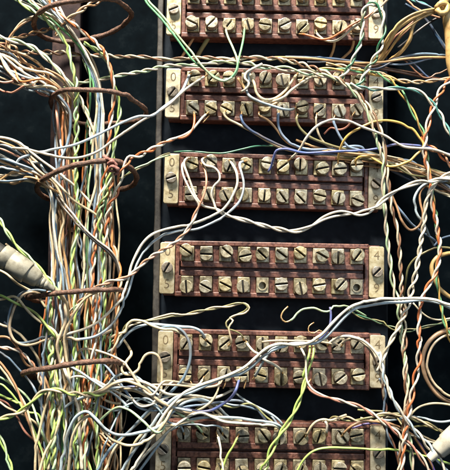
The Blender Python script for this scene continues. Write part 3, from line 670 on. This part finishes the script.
# the sheaf leaving the lower ringed bundle towards the blocks
Wi('thick cream wire bowed up from the bundle towards the end plate of the fifth block', 'C', '70,404,36 82,398.5 93,393.5,46 104,390 114,384,52 127,381.5 139,385,54 150,393 161,402,50 172,407 184,412,42 196,412.5 210,415.5,38 226,420.5 242,421,34', r=2.0)
Wi('cream wire bowed just above the thick cream one', 'W', '84,398,34 100,391,44 114,383 129,379.5,50 144,382.5 156,388,50 168,393.5 182,394,42 197,396,34 214,398,18 238,387,5', r=1.9)
Wi('blue white wire arching highest out of the lower bundle', 'I', '98,398,36 106,387,42 113,378 122,374,46 131,373.5 140,379,44 150,389,40 162,398 174,405,34 190,408', r=1.7)
Wi('light blue wire bowed under the thick cream one', 'I', '56,421,40 64,408 75,400 90,394.5,44 106,389 122,387,46 136,389 149,395,46 162,402 176,408 192,411', r=1.7)
Wi('blue white wire from the lower bundle dipping and rising to the diagonal pair', 'I', '60,500,40 61,470,44 65,447 69,430,50 76,416.5 86,411.5,54 95,418 105,428.5,54 115,434.5 127,435.5,52 142,432.5 156,428,50 167,420 176,409 185,402 198,399,36 216,406,22 240,429,5', r=2.0)
Wi('cream wire from the lower bundle dipping lowest and rising to the diagonal pair', 'C', '66,500,38 68,472,40 70,450 74,433,48 81,421 90,416,50 98,422.5 107,434,52 117,442.5 129,446 144,442.5,50 156,433 165,421.5,50 173,408 182,400 195,399,36 212,408,22 236,428,4', r=2.0)
Wi('cream wire rising from the bottom edge left of the lowest block', 'C', '118,500,40 127,468,40 132,448 138,438,44 148,431 160,427,46 174,425.5 188,422,40 204,417,30 222,416,14 240,428,4', r=1.9)
Wi('white tipped wire end pointing down right out of the bundle', 'I', '70,366,40 82,373 98,384 110,391,44 120,399 128.5,407.5,44', r=1.5)
Wi('tan wire end curving right out of the bundle below the tipped one', 'C', '88,363,40 91,376 96,390,36 103,399 111,402.5 121,403.5,38', r=1.6)
Wi('thin dark hair of wire hanging below the wire tips', 'K', '127,408,34 125.5,420 122,432,30 114,444 102,456', r=.8)
Wi('second thin dark hair of wire left of the first, below the wire tips', 'K', '121,405,30 115,418 106,432 96,446', r=.7)

for lab, c, p_, r_ in (
  ('navy wire crossing behind the yellowed cables down to the right edge', 'N', '405,4,10 418,12 428,23,16 437,36 445,49 462,74', 1.9),
  ('slate wire beside the navy one behind the yellowed cables', 'S', '412,14,6 424,18 433,29,10 442,42 458,66', 1.5),
  ('dark wire rising under the cable tie between the yellowed cables', 'K', '398,48,14 408,40 418,31,22 430,22 442,15', 1.7),
  ('red brown wire coming in at the top edge above the yellowed cables', 'P', '398,-8,22 408,1 416,7.5 426,13,26 440,18', 1.4),
  ('teal wire coming in at the top edge above the yellowed cables', 'E', '402,-9,18 412,0 424,3 433,9.5,24 446,16', 1.5),
  ('pale wire coming in at the top edge beside the teal one', 'S', '408,-8,20 418,2 428,6.5 437,12,26 450,20', 1.1),
  ('rusty red wire lying between the two yellowed cables', 'P', '376,60,14 387,48 396,37,30 405,29 414,21.5,38 424,16', 1.3),
  ('brown wire lying beside the red one between the yellowed cables', 'R', '379,61,12 391,48 400,38,28 409,29 418,21,36', 1.2)):
    Wi(lab, c, p_, r=r_)
KEY=108.0; FILL=1.7; EXPO=0.0
# ------------------------------------------------------------------ wires traced in the ringed bundle
Pr('lime and white pair running from the top corner straight down the bundle\'s middle', 'L', 'M',
   '8,-10,40 18,1 30,10,44 44,19 56,29,46 64,40 70,55,46 73.5,70 76,88,44 76,110,36 76.5,130 77,150,38 76,170,44 76.5,190,40 78,210 78,226 75.5,242,42 72.5,260 73,280,42 74.5,305 75,330,40 75,355,40 76,385,36 75,415 77,470', 42, 30, 1.6)
Pr('orange and white pair from the top through all rings, on the bundle\'s panel side', 'O', 'W',
   '44,-8,44 53,6 62,17,48 74,24 85,33,50 96,42 105,54,50 110.5,68 113.5,84,48 113,100,40 110.5,116 109.5,136,38 108,155 106,175,36 101,194 96.5,212 95,232 94,256,40 93,280 94,305,42 94.5,330 93,352,42 92,375 89,400,38 86,425 84,470', 46, 28, 1.55)
Pr('green and white pair beside the orange one, dropping through the second ring', 'L', 'M', '84,43,40 96,49 104,56,44 110,68 114,84,44 118,100,38 119,112 117,130,36 114,150 112,172,38 106,190 101,205,42 99,218 101,235 103.5,252,42 104,275 104,305,38 103,330 100,352,38 98,380 96,410 98,470', 40, 30, 1.5)
Wi('slate blue wire from the top left curving down inside the second ring', 'S', '36,-8,34 50,10 64,24,38 76,42 85,58 92,75,40 97,92,36 99,115 97,140 96,165,34 95,200 92,232 90,262 91,292', r=1.9)
Wi('pale blue wire next to the slate one, curving down inside the second ring', 'I', '30,-8,30 46,8 60,20,36 74,36 84,52 93,70,42 99,90,38 102,115 101,140,34 101,170 100,200 97,235 99,262 98,292', r=1.7)
Wi('white wire of the top left sheaf passing over the second ring', 'W', '52,-8,42 60,8 68,24,46 79,42 88,58,46 96,74 101,92,40 104,116 103,142,34 104,164', r=1.6)
Wi('cream wire of the top left sheaf', 'C', '24,-8,30 40,8 55,19,36 68,30 80,46,38 90,64 96,86,36 97,110 93,138 92,166', r=1.6)
Wi('dark wire of the top left sheaf', 'K', '38,-10,28 50,6 63,22 75,40,32 84,58 90,78 92,92', r=1.7)
Wi('green wire of the top left sheaf', 'G', '20,-9,34 34,6 48,16,38 60,27 72,38,40 84,54 91,72 94,91', r=1.5)
Pr('tan pair crossing behind the first ring to the upper right', 'T', 'C', '56,36,36 63,25,38 70,18 79,12,40 88,6.5 98,2,30 110,-4', 36, 34, 1.6)
Pr('tan pair bent in an arc left of the first ring', 'T', 'C', '10,74,30 9,60 8.5,47,34 13,33.5 21,24,36 31,18.5 42,15.5,34 54,18', 34, 44, 1.5)
Pr('rusty brown pair from the left edge under the arc, ending behind the first ring', 'T', 'R', '-12,52,24 2,45 14,38.5,28 30,33.5 45,30 60,26,24', 28, 26, 1.4)
Pr('white and green pair from the left edge slanting down into the second ring', 'M', 'W', '-12,32,40 0,36.5 18,42,42 34,48.5 46,58,44 57,69 67,80,46 78,94,36 85,108 90,124,30 92,145,34', 42, 34, 1.6)
for lab, c, p_, r_ in (
  ('uppermost tan wire of the fan at the left edge', 'T', '-12,47,30 4,50.5 18,53,34 31,58.5 42,66 48.5,75,36 49,84 52,97,30', 1.7),
  ('cream wire of the fan at the left edge curving to the second ring', 'C', '-12,53,34 4,56 13,60,38 23,67 36,70.5 48,72.5,40 58,77.5 67,86,40 74,100,30', 1.8),
  ('tan wire of the fan at the left edge running nearly level', 'T', '-12,63,28 4,66.5 16,69,30 30,68.5 46,69.5,32 58,75 70,84,30', 1.6),
  ('cream and dirty wire sagging below the left fan', 'C', '-12,48,36 0,56 6,67,40 14,77 23,85,42 35,87.5 46,86,42 54,88,38 63,98,30', 1.9),
  ('blue grey wire sagging below the left fan', 'S', '-12,47,32 2,59 11,71,38 20,80 30,87.5 42,88.5,40 54,92.5 63,101,34 70,112 71,126,30 68,142,32 64,152 60,160,36 59,168 62,180', 1.9),
  ('blue wire lowest of the left fan', 'I', '-14,64,30 0,70.5 10,76 19,84,34 30,90.5 42,91,34 54,98,28', 1.7),
  ('white wire slanting through the left fan', 'W', '-14,46,34 0,54 9,61 18,68.5,40 29,76 40,80 50,87,38 60,98,30 68,114', 1.6),
  ('tan wire dropping steeply through the left fan', 'T', '6,38,26 8,46 13,54 22,61,30 33,66 42,73 46.5,82,30 54,96', 1.5),
  ('brown wire under the left fan', 'R', '-12,58,22 4,66 18,74 30,80,26 42,83 56,90', 1.6),
  ('tan wire curving down inside the left of the second ring', 'T', '44,86,28 54,96,28 61,106 65,120,24 67,140 68.5,160,28 70,185', 1.7),
  ('cream wire crossing from the second ring to the third ring', 'C', '72,90,30 78,98 84,108 91,124,34 96,144,36 97,165,36 95,190 88,214 84,240 84,266 82,292', 1.6),
  ('cream upper wire of the left middle fan', 'C', '-12,134,34 2,138 12,140.5,36 22,146.5 29,155,38 34,165.5 42,173.5,40 54,183,36 62,198 63,220 60,244 62,268 60,292', 1.7),
  ('pale wire of the left middle fan running to the third ring', 'W', '-12,136,38 6,138.5 16,142,40 28,150 41,159.5,44 53,168 64,176.5,42 76,187,36 88,200,34 99,214 106,232,28 110,254 109,292', 1.7),
  ('navy wire of the left middle fan', 'N', '-12,168,30 6,167.5 20,170 31,174.5,34 42,180,32 51,190 55,208 56,232 57,262 58,292', 1.9),
  ('tan wire of the left middle fan', 'T', '-12,155,32 4,162 16,167,34 30,172.5 42,179.5,34 54,192,28 60,212 62,238 66,262 67,292', 1.6),
  ('white lower wire of the left middle fan', 'W', '-12,149,36 2,156 12,162 22,167.5,38 34,172 43,177,38 50,187,34 53,205 54,228 57,252 62,270 64,292', 1.6),
  ('blue wire of the left middle fan', 'I', '-12,156,30 8,165.5 20,172 32,176,32 44,183 51,196,30 54,218 57,244 62,262 68,292', 1.6),
  ('tan wire rising from the lower left edge of the middle fan', 'T', '-12,186,30 0,180 10,173.5,34 21,171.5 32,173.5,34 43,180 56,192,28 65,206 63,224 64,250 70,292', 1.6),
  ('cream wire lowest in the left middle fan', 'C', '-12,182,26 2,176.5 14,174 26,176,28 40,183,26 50,196 50,222 53,250 54,292', 1.4),
  ('cream wire slanting right across the bundle under the third ring', 'C', '50,176,44 60,186,44 72,198,46 84,206.5 95,214,42 104,228,30 106,250,16 106,292', 1.6),
  ('white edged dark wire slanting down right across the bundle', 'K', '50,178,24 57,196,34 64,208,42 74,220,46 86,233,48 98,244 109,253,46 117,264 120,280,38 117,292,36 114,312 110,334', 1.8),
  ('white wire along the slanting dark one', 'W', '53,178,26 60,196,36 67,207,44 77,220,48 89,232.5,49 100,242 111,251,47 118,262,42 121.5,278,38 119,292,36 116,310', 1.2),
  ('cream wire bulging right in the lower half of the bundle', 'C', '60,292,46 64,303 66,317,48 62,332 57.5,346,48 60,362 66,386,40 72,404', 1.9),
  ('cream wire crossing left in the bundle under the edge on ring', 'C', '112,284,48 98,291 87,297,50 77,308 70,322,48 65,338 66,356,44 70,380', 1.8),
  ('cream wire looped like a long oval left of the bundle', 'C', '44,296,30 33,292,36 24,295 17,303,40 12,316 10,329,42 14,340 23,345.5,42 34,344 46,339.5 60,337,44 76,338.5,44 94,338 112,330,40', 1.8),
  ('grey green wire looped beside the cream oval', 'S', '46,291,30 35,290,34 23,292.5 14,301,38 9.5,314 9,328 12.5,338,38 20,342.5 32,341.5,40 44,337.5 57,335 72,336,42', 1.6),
  ('tan wire from the left edge running down to the bundle under the oval loop', 'C', '-12,319,34 0,323.5 12,328.5,36 22,336 30,346,36 37,357 42,372,30 46,396', 1.6),
  ('blue grey wire from the left edge under the tan one', 'S', '4,322,30 16,331.5 26,340 34,352,30 40,366 44,390', 1.5),
  ('cream wire passing under the plug tip into the bundle', 'C', '-6,268,40 6,274 16,283,44 26,288.5 36,294,30 46,308', 1.6),
  ('tan wire end above the plug body', 'C', '6,244,36 22,256,46 33,263,50 42,273,50 49,283,50 56,296,44', 1.4),
  ('cream wire dropping thickly below the lowest ring', 'W', '62,362,46 66,374,52 71,386 75,398,50 79,412,44 80,440,40 82,470', 2.1),
  ('cream slanting wire at the bottom left of the bundle', 'C', '50,392,48 45,410 40,428,46 36,450 34,500', 1.7),
  ('cream wire rising right from the bottom of the bundle to the sheaf', 'C', '34,500,46 40,470,48 46,452 53,439 58,425,48 60,410 57,396,44 58,380', 1.8)):
    Wi(lab, c, p_, r=r_)
Pr('lime and cream pair from the left edge passing behind the grey plug', 'L', 'M', '-10,208,40 0,221 8,233,44 16,245 24,254,40 34,262 44,273,36 54,285,36 60,300', 40, 30, 1.5)
Pr('lime and cream twisted pair from the left edge crossing inside the oval loop', 'L', 'C', '-12,298,42 2,297.5 12,299,46 23,306.5 35,315,48 46,324.5 55,334,48 60,346,44 62,366', 46, 34, 1.7)
Pr('brown and white twisted pair from the left edge ending behind the lowest ring', 'P', 'W', '-12,345,36 2,347.5 12,349,38 22,353 30,361,36 37,371,32 42,386', 36, 22, 1.4)
Pr('cream and tan pair slanting down from the left edge to the bottom of the bundle', 'C', 'T', '-12,354,36 0,364 10,378.5,38 18,391 24,404,40 28.5,420 33,434,40 38,452 44,496', 38, 70, 1.5)
Pr('lime and cream twisted pair rising from the lower left edge and bending over the bundle', 'L', 'C', '-12,422,44 2,418.5 14,414,48 25,407.5 34,399,52 43,391.5 53,389,54 66,392,54 80,394.5 96,395,46 110,390', 50, 36, 1.7)
Pr('lime wire pair cutting the lower left corner', 'L', 'M', '-10,420,40 0,437 6,450 16,490', 40, 40, 1.5)
Pr('bright lime and white twisted pair straight down below the lowest ring', 'L', 'M', '50,300,36 49,320 51,345,42 51,366,46 52.5,390 51.5,412,48 53,432 54,470', 44, 26, 1.8)
Pr('cream and lime twisted pair weaving down the middle below the lowest ring', 'C', 'L', '54,360,40 56,380,46 59.5,396 60.5,412,46 57,428 52,442,44 47,470', 44, 30, 1.6)
Pr('orange and cream pair on the bundle\'s panel side between the two lower rings', 'O', 'C', '112,161,36 112,178,30 109,198 110,217,34 112,238 117,256,38 120,278 118,298,40 116,318 117,338,42 113,356 108,372,36 103,400', 38, 26, 1.6)

# ------------------------------------------------------------------ the wires deeper in the bundle, one by one
FN = dict(T='tan', O='orange', C='cream', S='slate grey', G='green', W='white', R='brown', N='navy', I='pale blue', L='lime', P='pinkish brown')
rn = random.Random(3)
def ring_y(x): return 161+max(0, 105-x)**1.25*.105
def filler(c, x0, y0, y1, hh, layer, spread=5, twist=None):
    n = max(4, int((y1-y0)/42)); pts = []
    x = x0
    for i in range(n+1):
        y = y0+(y1-y0)*i/n
        x += rn.gauss(0, spread)
        lo, hi = (38, 122) if y > 300 else (48, 120) if y > 180 else (58, 112)
        x = min(max(x, lo), hi); x += (x0-x)*.25
        pts.append('%.1f,%.1f,%.1f' % (x, y, hh+rn.uniform(-7, 7)))
    s = ' '.join(pts)
    if twist:
        return Pr('%s and %s twisted pair %s' % (FN[c], FN[twist], layer), c, twist, s, hh, rn.uniform(24, 36), 1.35, group='%s and %s pairs deep in the ringed bundle' % (FN[c], FN[twist]))
    return Wi('%s wire %s' % (FN[c], layer), c, s, r=rn.uniform(1.15, 1.6), group='%s wires deep in the ringed bundle' % FN[c], amp=.8)
IN = 'deep in the ringed bundle, half hidden by other wires'
for c, x in zip('TOR', (70, 90, 104)): filler(c, x, 91, 470, rn.uniform(-6, 16), IN, 4)
for c, x in zip('STIOTONSCTGRGTCI', (53, 57, 60, 64, 66, 70, 56, 82, 86, 90, 98, 101, 107, 112, 116, 74)): filler(c, x, ring_y(x), 474, rn.uniform(-4, 30), IN, 9)
for c, x in zip('OSWGTOCITLRCIPGCTNOC', (48, 52, 58, 63, 68, 72, 77, 80, 84, 88, 92, 97, 100, 103, 106, 110, 90, 66, 82, 61)): filler(c, x, 291, 476, rn.uniform(0, 42), IN, 13)
for c, t, x, y0 in (('O', 'C', 84, 291), ('G', 'C', 66, 291), ('S', 'W', 58, 175), ('T', 'O', 100, 291), ('G', 'T', 92, 362), ('O', 'W', 76, 291), ('S', 'C', 48, 369), ('L', 'C', 70, 364), ('O', 'T', 96, 362), ('N', 'W', 62, 291), ('L', 'W', 60, 366), ('O', 'C', 80, 363), ('R', 'W', 72, 364), ('T', 'C', 104, 362)):
    filler(c, x, y0, 476, rn.uniform(10, 44), IN, 12, t)

# ------------------------------------------------------------------ the thinner wires of the fans and of the tangle
FN.update(B='deep blue', E='teal', Y='yellow', X='off white', M='mint green', H='olive')
rn = random.Random(21); J = rn.uniform
def loose(c, pts, where, group, r=None, ends=''):
    s = ' '.join('%.1f,%.1f,%.1f' % p_ for p_ in pts)
    return Wi('thin %s wire %s' % (FN[c], where), c, s, r=r or J(1.3, 1.7), group='thin %s wires %s' % (FN[c], group), amp=.7, ends=ends)
def down(x, y, h, to):
    out = []; 
    while y < 470:
        y += J(34, 48); x += J(-7, 7)+(to-x)*.2; x = min(max(x, 46), 120); h = min(max(h+J(-8, 8), -4), 42); out.append((x, y, h))
    return out+[(x, 505, h)]
for c in 'TPTWOCSTPI':
    y = J(30, 92); x2 = J(52, 70)
    loose(c, [(-14, y+J(-8, 4), J(18, 40)), (J(2, 14), y+J(0, 8), J(20, 44)), (J(20, 32), y*.55+J(32, 50), J(22, 46)), (J(38, 46), y*.3+J(56, 70), J(24, 46)), (x2, 96+J(-2, 6), J(10, 40)), (x2+J(-3, 6), 118, J(0, 34))]+down(x2+2, 130, J(0, 30), J(54, 84)), 'in the upper fan entering under the second ring', 'in the upper fan')
for c in 'WMCSG':
    x0 = J(-6, 54); x2 = J(88, 108)
    loose(c, [(x0-14, -22, J(20, 40)), (x0, -6, J(20, 40)), (J(52, 66), J(14, 24), J(22, 46)), (J(70, 82), J(30, 44), J(22, 46)), (J(84, 94), J(56, 72), J(20, 44)), (x2, 94, J(8, 40)), (x2+J(-4, 4), 120, J(0, 34))]+down(x2, 130, J(0, 34), J(78, 108)), 'in the sheaf coming in at the top corner', 'in the top corner sheaf')
for c in 'STITXSCPTI':
    y = J(128, 184); x2 = J(50, 64)
    loose(c, [(-14, y, J(20, 40)), (J(4, 16), y+J(-3, 8), J(22, 42)), (J(24, 32), y*.5+J(80, 92), J(24, 44)), (J(38, 46), y*.25+J(132, 142), J(24, 44)), (x2, 190+J(-4, 8), J(6, 38)), (x2+J(-4, 6), 216, J(0, 34))]+down(x2, 226, J(0, 34), J(50, 76)), 'in the middle fan entering under the third ring', 'in the middle fan')
for c in 'CMTLSPL':
    y = J(250, 400); x2 = J(44, 58)
    loose(c, [(-14, y, J(20, 40)), (J(2, 12), y+J(0, 14), J(22, 44)), (J(20, 30), y+J(14, 40), J(24, 46)), (J(34, 42), y+J(34, 64), J(20, 44)), (x2, y+J(70, 90), J(10, 40)), (x2+J(-4, 12), y+J(110, 130), J(10, 40)), (x2+J(-6, 10), 505, 30)], 'running in from the edge below the grey plug', 'below the grey plug')
s5 = [(185+19.2*i, 376+.45*i) for i in range(6)]; s6 = [(184.3+19.3*i, 435+.3*i) for i in range(6)]
for k, c in enumerate('IWMXICSW'):
    ex, ey = s5[(k//2) % 6] if k % 2 else s6[(k//2) % 5]
    if k > 5: ex, ey = J(190, 250), J(392, 412)
    x0, y0 = J(70, 108), J(345, 450)
    m1 = (J(112, 132), y0*.4+J(218, 250), J(36, 52)); m2 = (J(140, 160), y0*.25+J(288, 322), J(40, 54)); m3 = (J(164, 178), ey*.5+J(190, 206), J(38, 50))
    end = [(ex-J(2, 8), ey+(8 if k % 2 else -9), 36), (ex, ey, 29)] if k <= 5 else [(ex, ey, 18), (ex+26, 430, 4)]
    loose(c, [(x0-J(8, 26), y0+J(30, 60), 20), (x0, y0, J(24, 44)), m1, m2, m3]+end, 'in the loose tangle before the two lowest blocks', 'in the tangle before the lowest blocks', J(1.2, 1.6), 'e' if k <= 5 else '')
for c in 'CTSXTH':
    y = J(150, 164)
    loose(c, [(J(330, 366), y, 20), (J(376, 390), y+J(2, 8), J(22, 36)), (J(402, 416), y+J(8, 18), J(20, 36)), (J(426, 438), y+J(14, 36), J(20, 36)), (466, y+J(18, 60), J(20, 36))], 'fanning out beside the third block to the edge', 'in the fan beside the third block', J(1.1, 1.5))
for c in 'CIXH':
    loose(c, [(J(350, 372), J(408, 424), 22), (J(380, 394), J(414, 428), J(24, 40)), (J(404, 416), J(416, 440), J(24, 40)), (J(428, 440), J(420, 446), J(24, 40)), (468, J(410, 456), 30)], 'crossing behind the white plug', 'behind the white plug', J(1.1, 1.4))
for c in 'SRN':
    loose(c, [(J(300, 340), J(57, 64), 20), (J(366, 380), J(62, 70), 22), (J(398, 412), J(56, 76), 24), (J(426, 440), J(56, 80), 26), (468, J(54, 84), 26)], 'sagging to the edge below the yellowed cables', 'below the yellowed cables', J(1.1, 1.4))

# ------------------------------------------------------------------ light
def area(name, loc, aim, size, power, col, sy=None):
    l = bpy.data.lights.new(name, 'AREA'); l.size = size*U; l.energy = power; l.color = col
    if sy: l.shape = 'RECTANGLE'; l.size_y = sy*U
    o = bpy.data.objects.new(name, l); C.objects.link(o); o.location = Vector(loc)*U
    o.rotation_euler = (Vector(aim)-Vector(loc)).to_track_quat('-Z', 'Y').to_euler(); return o
area('key_lamp', (-380, -1150, 2050), (0, 0, 0), 420, KEY, (1.0, .94, .83))
area('fill_lamp', (420, -900, 200), (0, 0, 0), 700, FILL, (.72, .86, 1.0))
w = bpy.data.worlds.new('World'); SC.world = w; w.use_nodes = True
w.node_tree.nodes['Background'].inputs[0].default_value = (.5, .6, .75, 1); w.node_tree.nodes['Background'].inputs[1].default_value = .045
SC.view_settings.view_transform = 'Standard'; SC.view_settings.look = 'None'; SC.view_settings.gamma = 1; SC.view_settings.exposure = EXPO
